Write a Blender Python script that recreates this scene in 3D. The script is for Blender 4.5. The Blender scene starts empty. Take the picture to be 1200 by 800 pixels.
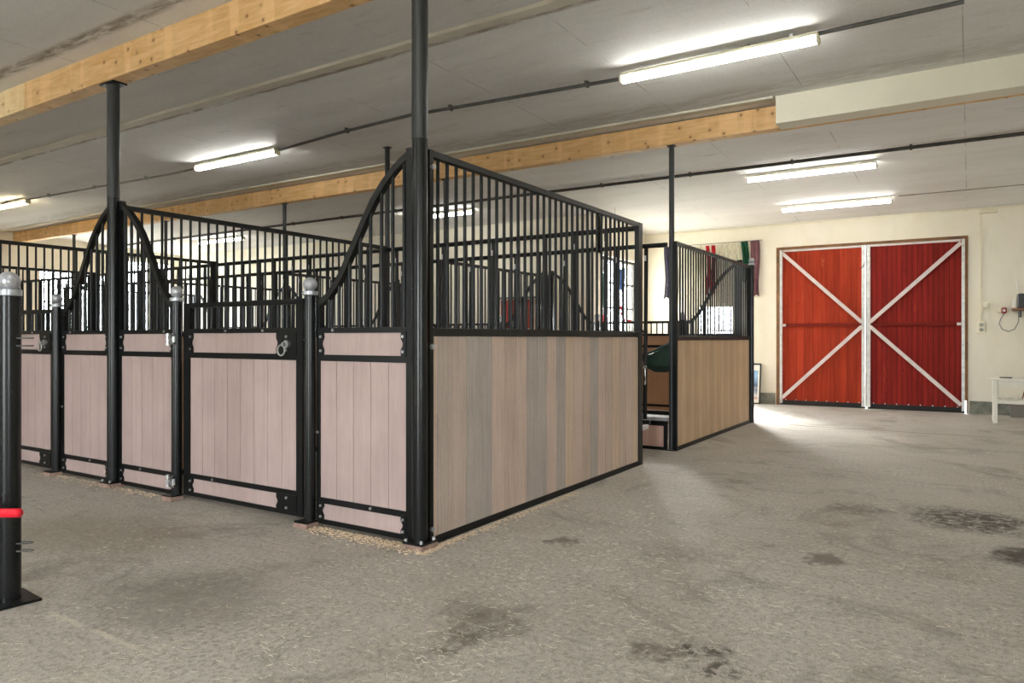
import bpy, bmesh, math, random
from mathutils import Vector, Matrix
random.seed(7)
C = bpy.context.scene.collection
PI = math.pi

# ---------------------------------------------------------------- camera
F_PX = 844.5
cam_d = bpy.data.cameras.new('camera'); cam = bpy.data.objects.new('camera', cam_d); C.objects.link(cam)
cam_d.sensor_width = 36.0; cam_d.lens = 36.0*F_PX/1200.0
cam_d.shift_y = -4.0/1200.0
cam.location = (0, 0, 1.2); cam.rotation_euler = (PI/2, 0, math.radians(32.45))
cam_d.clip_start = .05
bpy.context.scene.camera = cam

# ---------------------------------------------------------------- material helpers
class NT:
    def __init__(s, name):
        s.m = bpy.data.materials.new(name); s.m.use_nodes = True
        s.t = s.m.node_tree; s.b = s.t.nodes['Principled BSDF']
    def n(s, typ, **kw):
        o = s.t.nodes.new(typ)
        for k, v in kw.items():
            if k.startswith('i_'): o.inputs[k[2:].replace('_', ' ')].default_value = v
            else: setattr(o, k, v)
        return o
    def l(s, a, b): s.t.links.new(a, b)
    def pos(s, scale=(1, 1, 1), loc=(0, 0, 0)):
        g = s.n('ShaderNodeNewGeometry'); mp = s.n('ShaderNodeMapping')
        mp.inputs['Scale'].default_value = scale; mp.inputs['Location'].default_value = loc
        s.l(g.outputs['Position'], mp.inputs['Vector']); return mp.outputs[0]
    def noise(s, vec, scale, detail=4, rough=.55, dist=0):
        o = s.n('ShaderNodeTexNoise'); o.inputs['Scale'].default_value = scale; o.inputs['Detail'].default_value = detail
        o.inputs['Roughness'].default_value = rough; o.inputs['Distortion'].default_value = dist
        s.l(vec, o.inputs['Vector']); return o.outputs['Fac']
    def ramp(s, fac, stops):
        r = s.n('ShaderNodeValToRGB'); e = r.color_ramp.elements
        while len(e) < len(stops): e.new(.5)
        for i, (p, c) in enumerate(stops):
            e[i].position = p; e[i].color = c if len(c) == 4 else (*c, 1)
        s.l(fac, r.inputs['Fac']); return r.outputs['Color']
    def rng(s, fac, a, b, c=0., d=1.):
        r = s.n('ShaderNodeMapRange'); r.interpolation_type = 'SMOOTHSTEP'
        for k, v in zip(('From Min', 'From Max', 'To Min', 'To Max'), (a, b, c, d)): r.inputs[k].default_value = v
        s.l(fac, r.inputs['Value']); return r.outputs['Result']
    def math(s, op, a, b=None):
        o = s.n('ShaderNodeMath', operation=op)
        for i, v in enumerate((a, b)):
            if v is None: continue
            if isinstance(v, (int, float)): o.inputs[i].default_value = v
            else: s.l(v, o.inputs[i])
        return o.outputs[0]
    def mix(s, fac, a, b, mode='MIX'):
        o = s.n('ShaderNodeMix', data_type='RGBA', blend_type=mode)
        for i, v in ((0, fac), (6, a), (7, b)):
            if isinstance(v, (int, float)): o.inputs[i].default_value = v
            elif isinstance(v, tuple): o.inputs[i].default_value = (*v, 1) if len(v) == 3 else v
            else: s.l(v, o.inputs[i])
        return o.outputs[2]
    def bump(s, h, strength=.3, dist=.01):
        b = s.n('ShaderNodeBump'); b.inputs['Strength'].default_value = strength; b.inputs['Distance'].default_value = dist
        s.l(h, b.inputs['Height']); s.l(b.outputs[0], s.b.inputs['Normal'])
    def base(s, c):
        if isinstance(c, tuple): s.b.inputs['Base Color'].default_value = (*c, 1)
        else: s.l(c, s.b.inputs['Base Color'])
    def set(s, rough=None, metal=None, spec=None):
        if rough is not None:
            if isinstance(rough, (int, float)): s.b.inputs['Roughness'].default_value = rough
            else: s.l(rough, s.b.inputs['Roughness'])
        if metal is not None: s.b.inputs['Metallic'].default_value = metal
        if spec is not None: s.b.inputs['Specular IOR Level'].default_value = spec

def srgb(r, g, b):
    f = lambda v: (v/255/12.92) if v/255 <= .04045 else ((v/255+.055)/1.055)**2.4
    return (f(r), f(g), f(b))

def paint(name, col, rough=.5, metal=0., var=.08, scale=6, spec=None):
    m = NT(name); v = m.noise(m.pos(), scale, 4)
    m.base(m.mix(m.rng(v, .3, .7), tuple(x*(1-var) for x in col), tuple(min(1, x*(1+var)) for x in col)))
    m.set(rough, metal, spec); return m.m

BLACK = paint('black_powder_coat', (.004, .0048, .0048), .34, 0, .2, 9, .28)
b_ = NT('black_dusty_paint')
vd = b_.noise(b_.pos(), 220, 2); vl = b_.noise(b_.pos(), 5, 3)
b_.base(b_.mix(b_.math('MULTIPLY', b_.rng(vd, .68, .76), b_.rng(vl, .4, .7)), (.0045, .0055, .0058), (.2, .19, .17)))
b_.set(.27, 0, .38); POSTB = b_.m
COLG = paint('dark_grey_column_paint', (.02, .0225, .025), .42, 0, .15, 5)
RAILD = paint('dusty_black_rail', (.0095, .0095, .0085), .42, 0, .35, 14, .3)
SILVER = paint('zinc_silver', (.55, .56, .57), .32, .9, .1, 30)
BALL = paint('silver_paint', (.42, .43, .46), .34, .55, .12, 60)
GALV = paint('galvanised_steel', (.62, .62, .6), .45, .35, .14, 14)
GALV2 = paint('pale_steel_brace', srgb(212, 200, 196), .5, .1, .08, 9)
RED = paint('red_plastic', srgb(225, 20, 45), .3, 0, .05)
GREEN = paint('dark_green_plastic', (.01, .035, .024), .6, 0, .2, 12)
WHITEP = paint('white_paint', srgb(232, 230, 220), .55, 0, .04)
CREAMP = paint('cream_plastic', srgb(226, 220, 196), .5, 0, .04)
SILL = paint('worn_steel_sill', (.6, .62, .66), .35, .6, .15, 20)
BROWNW = paint('brown_timber', srgb(120, 84, 50), .7, 0, .25, 8)
DARKP = paint('dark_plastic', (.02, .022, .025), .4)
RUBBER = paint('black_rubber', (.015, .015, .015), .8)
ROPE = paint('black_rope', (.02, .02, .022), .85)
BRICK = paint('pinkish_board_pad', srgb(150, 124, 112), .8, 0, .2, 25)
STRAW = paint('pale_straw', srgb(232, 224, 204), .8, 0, .15, 40)
SHAV = paint('wood_shavings', srgb(214, 194, 168), .85, 0, .22, 70)
MANURE = paint('dark_debris', srgb(70, 62, 50), .9, 0, .3, 60)
CABLEG = paint('grey_conduit', (.1, .1, .1), .5, .2, .2, 8)
CABLEL = paint('pale_conduit', (.3, .3, .28), .5, .1, .2, 8)
CABLED = paint('dark_conduit', (.05, .048, .045), .6, 0, .3, 8)
BATTEN = paint('white_batten_paint', srgb(212, 207, 194), .6, 0, .08, 3)
BOXW = paint('white_beam_casing_paint', srgb(232, 228, 212), .6, 0, .04, 2)
GALVBOX = paint('translucent_grey_plastic', srgb(120, 116, 108), .5)

def boards_mat(name, grain=60, amt=.16, speck=False):
    m = NT(name)
    a = m.n('ShaderNodeAttribute'); a.attribute_name = 'Col'
    g = m.noise(m.pos((1, 1, .035)), grain, 4, .6); g2 = m.noise(m.pos((1, 1, .12)), grain*3.2, 3, .6)
    big = m.noise(m.pos(), 2.2, 3)
    k = m.math('ADD', m.rng(g, .28, .72, 1-amt, 1+amt*.7), m.rng(g2, .3, .7, -amt*.55, amt*.55))
    k = m.math('ADD', k, m.rng(big, .3, .7, -.06, .06))
    comb = m.n('ShaderNodeCombineColor')
    for i in range(3): m.l(k, comb.inputs[i])
    m.base(m.mix(1., a.outputs['Color'], comb.outputs[0], 'MULTIPLY'))
    m.set(.6); m.bump(g2, .12, .002); return m.m
PINKB = boards_mat('pinkish_composite_boards', 26, .06)
TANB = boards_mat('wood_grain_boards', 70, .13)
# stained boards inside the far stall
def red_mat(name, c1, c2, c3):
    m = NT(name); a = m.n('ShaderNodeAttribute'); a.attribute_name = 'Col'
    g = m.noise(m.pos((1, 1, .05)), 22, 5, .65); p = m.noise(m.pos((1, 1, .25)), 7, 5, .7)
    kn = m.n('ShaderNodeTexVoronoi'); kn.inputs['Scale'].default_value = 5.5; m.l(m.pos((1, 1, .55)), kn.inputs['Vector'])
    c = m.mix(m.rng(g, .3, .7), c1, c2)
    c = m.mix(m.math('MULTIPLY', m.rng(p, .62, .74), .6), c, c3)
    c = m.mix(m.rng(kn.outputs['Distance'], .1, .04, 0, .5), c, tuple(x*.4 for x in c1))
    m.base(m.mix(1., c, a.outputs['Color'], 'MULTIPLY')); m.set(.75, 0, .25); m.bump(g, .2, .003); return m.m
REDL = red_mat('orange_red_painted_boards', srgb(148, 40, 18), srgb(172, 58, 26), srgb(196, 104, 54))
REDR = red_mat('deep_red_painted_boards', srgb(122, 24, 16), srgb(144, 34, 24), srgb(170, 66, 42))

def timber_mat(name, dark, light):
    m = NT(name)
    g = m.noise(m.pos((.12, 1, 1)), 30, 5, .6, .6); w = m.noise(m.pos((1.0, .2, .12)), 7, 3)
    sp = m.n('ShaderNodeSeparateXYZ'); m.l(m.pos(), sp.inputs[0]); cb = m.n('ShaderNodeCombineXYZ')
    m.l(sp.outputs[0], cb.inputs[0]); m.l(m.math('ADD', sp.outputs[2], m.math('MULTIPLY', sp.outputs[1], 1.)), cb.inputs[1])
    kn = m.n('ShaderNodeTexVoronoi'); kn.voronoi_dimensions = '2D'; kn.inputs['Scale'].default_value = 6.2; m.l(cb.outputs[0], kn.inputs['Vector'])
    ks = m.n('ShaderNodeSeparateColor'); m.l(kn.outputs['Color'], ks.inputs[0])
    km = m.math('MULTIPLY', m.rng(kn.outputs['Distance'], .11, .05), m.rng(ks.outputs[0], .5, .6))
    kh = m.math('MULTIPLY', m.rng(kn.outputs['Distance'], .3, .08), m.rng(ks.outputs[0], .5, .6))
    c = m.mix(m.rng(g, .3, .7), dark, light)
    c = m.mix(m.rng(w, .52, .62, 0, .35), c, tuple(min(1, x*1.22) for x in light))
    # lamination lines along the beam
    c = m.mix(m.math('MULTIPLY', kh, .35), c, tuple(x*.8 for x in dark))
    fr = m.math('FRACT', m.math('MULTIPLY', sp.outputs[2], 1/.045))
    c = m.mix(m.math('MULTIPLY', m.rng(m.math('ABSOLUTE', m.math('SUBTRACT', fr, .5)), .46, .5), .28), c, tuple(x*.7 for x in dark))
    c = m.mix(m.math('MULTIPLY', km, .85), c, srgb(132, 78, 36))
    m.base(c); m.set(.55); return m.m
GLULAM = timber_mat('glued_spruce_timber', srgb(212, 166, 108), srgb(232, 194, 142))
GLULAM2 = timber_mat('pale_spruce_timber', srgb(226, 194, 142), srgb(240, 214, 170))

w_ = NT('cream_wall_plaster')
wn = w_.noise(w_.pos(), .7, 5, .6); wf = w_.noise(w_.pos((1, 1, .4)), 5, 5)
w_.base(w_.mix(w_.rng(wf, .45, .75, 0, .35), w_.mix(w_.rng(wn, .3, .7), srgb(232, 226, 207), srgb(238, 233, 220)), srgb(222, 215, 193)))
w_.set(.75); w_.bump(w_.noise(w_.pos(), 60, 3), .1, .003); WALL = w_.m
PLINTH = paint('grey_concrete_plinth', srgb(120, 122, 112), .8, 0, .3, 7)

c_ = NT('painted_ceiling_boards')
P = c_.pos(); sp = c_.n('ShaderNodeSeparateXYZ'); c_.l(P, sp.inputs[0])
n1 = c_.noise(c_.pos((.35, 1.6, 1)), 1.1, 6, .62); n2 = c_.noise(c_.pos((.6, 3.5, 1)), 3.4, 6, .65, .4); n3 = c_.noise(P, 55, 3)
cc = c_.mix(c_.rng(n1, .3, .72), srgb(230, 230, 230), srgb(243, 243, 243))
cc = c_.mix(c_.rng(n2, .55, .8, 0, .55), cc, srgb(186, 180, 168))
cc = c_.mix(c_.rng(n3, .3, .7, 0, .1), cc, srgb(150, 147, 140))
# faint seams every 1.25 m (x) and brown damp lines near two rows (y)
fx = c_.math('FRACT', c_.math('MULTIPLY', c_.math('ADD', sp.outputs[0], 50.05), 1/1.25))
seam = c_.rng(c_.math('ABSOLUTE', c_.math('SUBTRACT', fx, .0025)), .006, .002)
sbr = c_.rng(c_.noise(c_.pos((.2, 1, 1)), 2.5, 3), .42, .6)
cc = c_.mix(c_.math('MULTIPLY', c_.math('MULTIPLY', seam, sbr), .55), cc, srgb(120, 112, 98))
stn = c_.noise(c_.pos((.5, 2.4, 1)), 5.5, 5, .7, .8)
def ystain(y, w, amt, col):
    global cc
    d = c_.math('ABSOLUTE', c_.math('SUBTRACT', sp.outputs[1], y))
    cc = c_.mix(c_.math('MULTIPLY', c_.math('MULTIPLY', c_.rng(d, w, w*.25), c_.rng(stn, .3, .62)), amt), cc, col)
ystain(2.91, .085, .8, srgb(118, 104, 84)); ystain(4.43, .05, .8, srgb(128, 104, 72)); ystain(9.45, .07, .4, srgb(150, 120, 80)); ystain(6.9, .3, .4, srgb(140, 136, 122))
c_.base(cc); c_.set(.7); c_.bump(n3, .06, .002); CEIL = c_.m

f_ = NT('worn_concrete_floor')
P = f_.pos()
warp = f_.n('ShaderNodeTexNoise'); warp.inputs['Scale'].default_value = 6.; warp.inputs['Detail'].default_value = 6; warp.inputs['Roughness'].default_value = .7
f_.l(P, warp.inputs['Vector'])
wv = f_.n('ShaderNodeVectorMath', operation='MULTIPLY_ADD'); f_.l(warp.outputs['Color'], wv.inputs[0]); wv.inputs[1].default_value = (.42, .42, 0); f_.l(P, wv.inputs[2])
wo = f_.n('ShaderNodeVectorMath', operation='SUBTRACT'); f_.l(wv.outputs[0], wo.inputs[0]); wo.inputs[1].default_value = (.21, .21, 0)
big = f_.noise(P, .55, 6, .62, .6); mid = f_.noise(P, 2.6, 7, .68, .5); fine = f_.noise(P, 38, 6, .7); gr = f_.noise(P, 170, 3, .6)
streak = f_.noise(f_.pos((.5, 2.2, 1)), 5, 6, .7, 1.2)
fc = f_.mix(f_.rng(big, .3, .7), srgb(178, 171, 161), srgb(193, 188, 181))
fc = f_.mix(f_.rng(mid, .35, .72, 0, .6), fc, srgb(192, 186, 178))
fc = f_.mix(f_.rng(streak, .5, .75, 0, .55), fc, srgb(134, 126, 110))
fc = f_.mix(f_.rng(fine, .44, .66, 0, .6), fc, srgb(124, 116, 102))
fc = f_.mix(f_.rng(gr, .5, .68, 0, .55), fc, srgb(98, 91, 80))
patch = f_.noise(f_.pos(loc=(3.3, 1.7, 0)), 1.15, 8, .72, 1.0)
fc = f_.mix(f_.rng(patch, .5, .66, 0, .6), fc, srgb(116, 109, 97)); fc = f_.mix(f_.rng(patch, .44, .3, 0, .4), fc, srgb(198, 192, 184))
sc1 = f_.noise(f_.pos((1, .12, 1)), 22, 5, .7, 2.0); fc = f_.mix(f_.rng(sc1, .64, .72, 0, .4), fc, srgb(206, 200, 190))
fc = f_.mix(f_.rng(gr, .42, .3, 0, .45), fc, srgb(222, 217, 206))
hard = f_.noise(P, 16, 6, .75, .5)
def spot(x, y, rx, ry, col, amt, lo=.35, hi=.62, rot=0.):
    """a stain with a ragged outline"""
    global fc
    s = f_.n('ShaderNodeVectorMath', operation='SUBTRACT'); f_.l(wo.outputs[0], s.inputs[0]); s.inputs[1].default_value = (x, y, 0)
    m = f_.n('ShaderNodeMapping'); m.vector_type = 'TEXTURE'; m.inputs['Scale'].default_value = (rx, ry, 50); m.inputs['Rotation'].default_value = (0, 0, rot)
    f_.l(s.outputs[0], m.inputs['Vector'])
    ln = f_.n('ShaderNodeVectorMath', operation='LENGTH'); f_.l(m.outputs[0], ln.inputs[0])
    k = f_.math('MULTIPLY', f_.rng(ln.outputs['Value'], 1.1, .45), f_.rng(hard, lo, hi))
    fc = f_.mix(f_.math('MULTIPLY', k, amt), fc, col)
DK = srgb(62, 55, 46); BR = srgb(96, 88, 76)
spot(.0, 5.62, .42, .42, DK, .95, .36, .56); spot(-.25, 5.8, .2, .28, BR, .6); spot(.28, 4.85, .2, .3, DK, .95, .3, .5)
spot(-.68, 5.55, .22, .25, BR, .7); spot(-.67, 4.2, .12, .16, BR, .8, .2, .4)
spot(-.9, 2.73, .13, .1, DK, .95, .42, .56); spot(-.74, 2.6, .13, .07, DK, .85, .45, .58); spot(-1.04, 2.62, .13, .1, BR, .8, .3, .6)
spot(-1.69, 2.5, .17, .26, BR, .75, .25, .7); spot(-1.72, 2.3, .12, .12, BR, .7); spot(-3.05, 2.0, .6, .45, srgb(118, 112, 104), .6, .1, .6)
spot(-2.05, 3.75, .1, .12, BR, .8, .35, .5); spot(-2.6, 9.5, .9, 1.1, srgb(120, 112, 92), .35, .1, .6); spot(-1.35, 3.9, .3, .2, BR, .4)
spot(-4.5, 2.4, .9, .5, srgb(128, 120, 100), .45, .1, .6); spot(-.45, 6.4, .9, .4, srgb(184, 180, 172), .5, .2, .6)
# pale joint lines lower left (edges of an old patch), and the long groove near the doors
sp = f_.n('ShaderNodeSeparateXYZ'); f_.l(P, sp.inputs[0])
def fline(axis, v, w, a0, a1, col, amt, br=True):
    global fc
    o = 1-axis
    d = f_.math('ABSOLUTE', f_.math('SUBTRACT', sp.outputs[axis], v))
    k = f_.math('MULTIPLY', f_.rng(d, w, w*.3), f_.math('MULTIPLY', f_.rng(sp.outputs[o], a0-.05, a0+.03), f_.rng(sp.outputs[o], a1+.05, a1-.03)))
    if br: k = f_.math('MULTIPLY', k, f_.rng(f_.noise(P, 7, 4, .7), .35, .6))
    fc = f_.mix(f_.math('MULTIPLY', k, amt), fc, col)
fline(1, 1.575, .02, -3.4, -2.7, srgb(205, 198, 182), .75); fline(0, -2.65, .022, 1.3, 1.72, srgb(200, 190, 172), .6)
fline(1, 10.47, .02, -2.1, .25, srgb(60, 52, 42), .9, False)
# faint arcs swept into the dust
wvt = f_.n('ShaderNodeTexWave'); wvt.wave_type = 'RINGS'; wvt.rings_direction = 'Z'; wvt.inputs['Scale'].default_value = 9.; wvt.inputs['Distortion'].default_value = 5.5; wvt.inputs['Detail'].default_value = 3
f_.l(f_.pos(loc=(2.72, -1.95, 0)), wvt.inputs['Vector'])
sd = f_.n('ShaderNodeVectorMath', operation='DISTANCE'); f_.l(P, sd.inputs[0]); sd.inputs[1].default_value = (-2.5, 1.85, 0)
fc = f_.mix(f_.math('MULTIPLY', f_.math('MULTIPLY', f_.rng(sd.outputs['Value'], .42, .2), f_.math('MULTIPLY', f_.rng(wvt.outputs['Fac'], .6, .95), f_.rng(fine, .42, .62))), .4), fc, srgb(118, 106, 78))
f_.base(fc); f_.set(f_.rng(mid, .3, .7, .62, .82)); f_.bump(f_.math('ADD', fine, f_.math('MULTIPLY', hard, .6)), .35, .006); FLOOR = f_.m

def emit(name, col, st):
    m = NT(name); m.base((1., 1., 1.)); m.b.inputs['Emission Color'].default_value = (*col, 1); m.b.inputs['Emission Strength'].default_value = st; return m.m
TUBE = emit('lit_diffuser', (1, .985, .91), 21.0)
TUBEW = emit('lit_warm_diffuser', (1, .82, .5), 24.0)
g_ = NT('window_glass'); tb_ = g_.n('ShaderNodeBsdfTransparent'); gb_ = g_.n('ShaderNodeBsdfGlossy'); gb_.inputs['Roughness'].default_value = .03
mx_ = g_.n('ShaderNodeMixShader')
mx_.inputs[0].default_value = .05; g_.l(tb_.outputs[0], mx_.inputs[1]); g_.l(gb_.outputs[0], mx_.inputs[2]); g_.l(mx_.outputs[0], g_.t.nodes['Material Output'].inputs['Surface']); GLASS = g_.m

def cloth(name, col): 
    m = NT(name); v = m.noise(m.pos((1, 1, .3)), 25, 4)
    m.base(m.mix(m.rng(v, .3, .7), tuple(x*.8 for x in col), tuple(min(1, x*1.15) for x in col))); m.set(.85); return m.m

# ---------------------------------------------------------------- mesh helpers
def obj(name, bm, mat, parent=None, loc=None, smooth=False):
    me = bpy.data.meshes.new(name)
    bmesh.ops.recalc_face_normals(bm, faces=bm.faces)
    if smooth:
        for f in bm.faces: f.smooth = True
    bm.to_mesh(me); bm.free()
    if smooth:
        try: me.set_sharp_from_angle(angle=math.radians(40))
        except Exception: pass
    for m in (mat if isinstance(mat, (list, tuple)) else [mat]): me.materials.append(m)
    o = bpy.data.objects.new(name, me); C.objects.link(o)
    if parent: o.parent = parent
    if loc: o.location = loc
    return o
def inst(o, name, parent, loc, rot=None):
    c = o.copy(); c.name = name; C.objects.link(c); c.parent = parent; c.location = loc
    if rot: c.rotation_euler = rot
    return c
def thing(name, label, cat, loc=(0, 0, 0), rotz=0, group=None):
    o = bpy.data.objects.new(name, None); C.objects.link(o); o.empty_display_size = .1
    o.location = loc; o.rotation_euler = (0, 0, rotz); o['label'] = label; o['category'] = cat
    if group: o['group'] = group
    return o
def tag(o, label, cat, group=None, kind=None):
    o['label'] = label; o['category'] = cat
    if group: o['group'] = group
    if kind: o['kind'] = kind
    return o
def struct(o, label=None):
    o['kind'] = 'structure'
    if label: o['label'] = label
    return o
def dup(root, loc, rotz=None, label=None, group=None):
    r = root.copy(); C.objects.link(r); r.location = loc
    if rotz is not None: r.rotation_euler = (0, 0, rotz)
    if label: r['label'] = label
    if group: r['group'] = group
    for ch in list(root.children):
        c = ch.copy(); C.objects.link(c); c.parent = r
        for g in ch.children:
            d = g.copy(); C.objects.link(d); d.parent = c
    return r
def box(bm, x0, x1, y0, y1, z0, z1, bev=0.):
    a, b_2, c = sorted((x0, x1)), sorted((y0, y1)), sorted((z0, z1))
    r = bmesh.ops.create_cube(bm, size=1, matrix=Matrix.LocRotScale(Vector(((a[0]+a[1])/2, (b_2[0]+b_2[1])/2, (c[0]+c[1])/2)), None, Vector((a[1]-a[0], b_2[1]-b_2[0], c[1]-c[0]))))
    if bev:
        es = {e for v in r['verts'] for e in v.link_edges}
        bmesh.ops.bevel(bm, geom=list(es), offset=bev, segments=1, affect='EDGES')
    return r['verts']
def rod(bm, p, q, r, n=10, r2=None):
    p, q = Vector(p), Vector(q); d = q-p
    M = Matrix.Translation((p+q)/2) @ d.to_track_quat('Z', 'Y').to_matrix().to_4x4()
    bmesh.ops.create_cone(bm, cap_ends=True, segments=n, radius1=r, radius2=r if r2 is None else r2, depth=d.length, matrix=M)
def lathe(bm, prof, n=24, c=(0, 0, 0)):
    rings = []
    for r, z in prof:
        rings.append([bm.verts.new((c[0]+r*math.cos(2*PI*k/n), c[1]+r*math.sin(2*PI*k/n), c[2]+z)) for k in range(n)] if r > 1e-5 else [bm.verts.new((c[0], c[1], c[2]+z))])
    for a, b2 in zip(rings, rings[1:]):
        for k in range(n):
            if len(a) == 1: bm.faces.new((a[0], b2[k], b2[(k+1) % n]))
            elif len(b2) == 1: bm.faces.new((a[k], b2[0], a[(k+1) % n]))
            else: bm.faces.new((a[k], a[(k+1) % n], b2[(k+1) % n], b2[k]))
    if len(rings[0]) > 1: bm.faces.new(rings[0][::-1])
    if len(rings[-1]) > 1: bm.faces.new(rings[-1])
def sweep(bm, pts, r, n=8, flat=None):
    """tube through points; flat=(a,b) gives a rectangular section a (in the path's plane) by b (y)"""
    pts = [Vector(p) for p in pts]; rings = []
    up0 = Vector((0, 1, 0))
    for i, p in enumerate(pts):
        t = (pts[min(i+1, len(pts)-1)]-pts[max(i-1, 0)]).normalized()
        u = up0 if abs(t.dot(up0)) < .9 else Vector((1, 0, 0))
        s = t.cross(u).normalized(); w = s.cross(t).normalized()
        if flat:
            a, b2 = flat[0]/2, flat[1]/2
            rings.append([bm.verts.new(p+s*i_*a+w*j*b2) for i_, j in ((-1, -1), (1, -1), (1, 1), (-1, 1))])
        else: rings.append([bm.verts.new(p+s*r*math.cos(2*PI*k/n)+w*r*math.sin(2*PI*k/n)) for k in range(n)])
    m = len(rings[0])
    for a, b2 in zip(rings, rings[1:]):
        for k in range(m): bm.faces.new((a[k], a[(k+1) % m], b2[(k+1) % m], b2[k]))
    bm.faces.new(rings[0][::-1]); bm.faces.new(rings[-1])
def torus(bm, c, R, r, axis='Y', n=20, m=8):
    c = Vector(c); rings = []
    for i in range(n):
        a = 2*PI*i/n
        d = Vector((math.cos(a), 0, math.sin(a))) if axis == 'Y' else Vector((math.cos(a), math.sin(a), 0))
        z = Vector((0, 1, 0)) if axis == 'Y' else Vector((0, 0, 1))
        rings.append([bm.verts.new(c+d*(R+r*math.cos(2*PI*j/m))+z*r*math.sin(2*PI*j/m)) for j in range(m)])
    for i in range(n):
        a, b2 = rings[i], rings[(i+1) % n]
        for j in range(m): bm.faces.new((a[j], a[(j+1) % m], b2[(j+1) % m], b2[j]))
def prism(bm, poly, y0, y1):
    """polygon in the xz plane extruded along y"""
    a = [bm.verts.new((x, y0, z)) for x, z in poly]; b2 = [bm.verts.new((x, y1, z)) for x, z in poly]
    bm.faces.new(a); bm.faces.new(b2[::-1]); n = len(poly)
    for k in range(n): bm.faces.new((a[k], b2[k], b2[(k+1) % n], a[(k+1) % n]))
def col_boards(name, x0, x1, z0, z1, cols, mat, parent, first=None, pitch=.1445, th=.026, groove=.0035, deep=.75):
    """tongue and groove boards side by side in the xz plane, each with its own colour"""
    bm = bmesh.new(); lay = bm.loops.layers.float_color.new('Col')
    def put(vs, c):
        for f in {f for v in vs for f in v.link_faces}:
            for lp in f.loops: lp[lay] = (*c, 1)
    edges = [x0]; x = x0+(first if first is not None else pitch)
    while x < x1-.012: edges.append(x); x += pitch
    edges.append(x1)
    for k, (a, b2) in enumerate(zip(edges, edges[1:])):
        c = cols(k) if callable(cols) else cols[k % len(cols)]
        n0 = len(bm.verts)
        box(bm, a+groove/2, b2-groove/2, -th/2, th/2, z0, z1)
        bm.verts.ensure_lookup_table(); put(bm.verts[n0:], c)
    n0 = len(bm.verts); box(bm, x0, x1, -th/2+.004, th/2-.004, z0+.001, z1-.001); bm.verts.ensure_lookup_table()
    c = cols(0) if callable(cols) else cols[0]; put(bm.verts[n0:], tuple(v*deep for v in c))
    return obj(name, bm, mat, parent)
def bolt_mesh(r=.009):
    bm = bmesh.new(); rod(bm, (0, -.006, 0), (0, 0, 0), r, 10); rod(bm, (0, -.009, 0), (0, -.006, 0), r*.9, 10, r*.5); return bm
_bolt = None
def bolt(parent, x, y, z, flip=False):
    global _bolt
    if _bolt is None:
        o = obj('bolt', bolt_mesh(), SILVER, parent, (x, y, z), True); _bolt = o
    else: o = inst(_bolt, 'bolt', parent, (x, y, z))
    o.rotation_euler = (0, 0, PI if flip else 0); return o
_bars = {}
def bar(parent, x, z0, z1, name='bar', r=.011, tilt=0):
    h = round(z1-z0, 3)
    if (h, r) not in _bars:
        bm = bmesh.new(); rod(bm, (0, 0, 0), (0, 0, h), r, 12); _bars[(h, r)] = obj(name, bm, BLACK, parent, (x, 0, z0), True); o = _bars[(h, r)]
    else: o = inst(_bars[(h, r)], name, parent, (x, 0, z0))
    if tilt: o.rotation_euler = (0, tilt, 0)
    return o

def jit(c, a=.05):
    k = 1+random.uniform(-a, a); return tuple(v*k for v in c)
PINK = srgb(174, 153, 148)
def pinks(k): return jit(PINK, .025)

# ---------------------------------------------------------------- room shell
WY = 13.6; X0, X1, Y0 = -17.5, 6.0, -6.0; T = .25
def wall_x(name, y0, y1, xa, xb, holes, ztop, mat=WALL, z0=0.):
    """wall running along x between y0,y1 with rectangular holes (xa,xb,za,zb)"""
    bm = bmesh.new(); cuts = sorted({xa, xb, *[h[0] for h in holes], *[h[1] for h in holes]})
    for a, b2 in zip(cuts, cuts[1:]):
        m = (a+b2)/2; hs = sorted([(h[2], h[3]) for h in holes if h[0] < m < h[1]]); z = z0
        for za, zb in hs:
            if za > z: box(bm, a, b2, y0, y1, z, za)
            z = zb
        box(bm, a, b2, y0, y1, z, ztop)
    bmesh.ops.remove_doubles(bm, verts=bm.verts, dist=1e-5)
    return struct(obj(name, bm, mat))
def wall_y(name, x0, x1, ya, yb, holes, ztop, mat=WALL):
    bm = bmesh.new(); cuts = sorted({ya, yb, *[h[0] for h in holes], *[h[1] for h in holes]})
    for a, b2 in zip(cuts, cuts[1:]):
        m = (a+b2)/2; hs = sorted([(h[2], h[3]) for h in holes if h[0] < m < h[1]]); z = 0.
        for za, zb in hs:
            if za > z: box(bm, x0, x1, a, b2, z, za)
            z = zb
        box(bm, x0, x1, a, b2, z, ztop)
    return struct(obj(name, bm, mat))
bm = bmesh.new(); box(bm, X0-T, X1+T, Y0-T, 11.55, -.2, 0); box(bm, -5.75, X1+T, 11.55, WY+T, -.2, 0); struct(obj('floor', bm, FLOOR), 'worn stained concrete stable floor')
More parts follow.
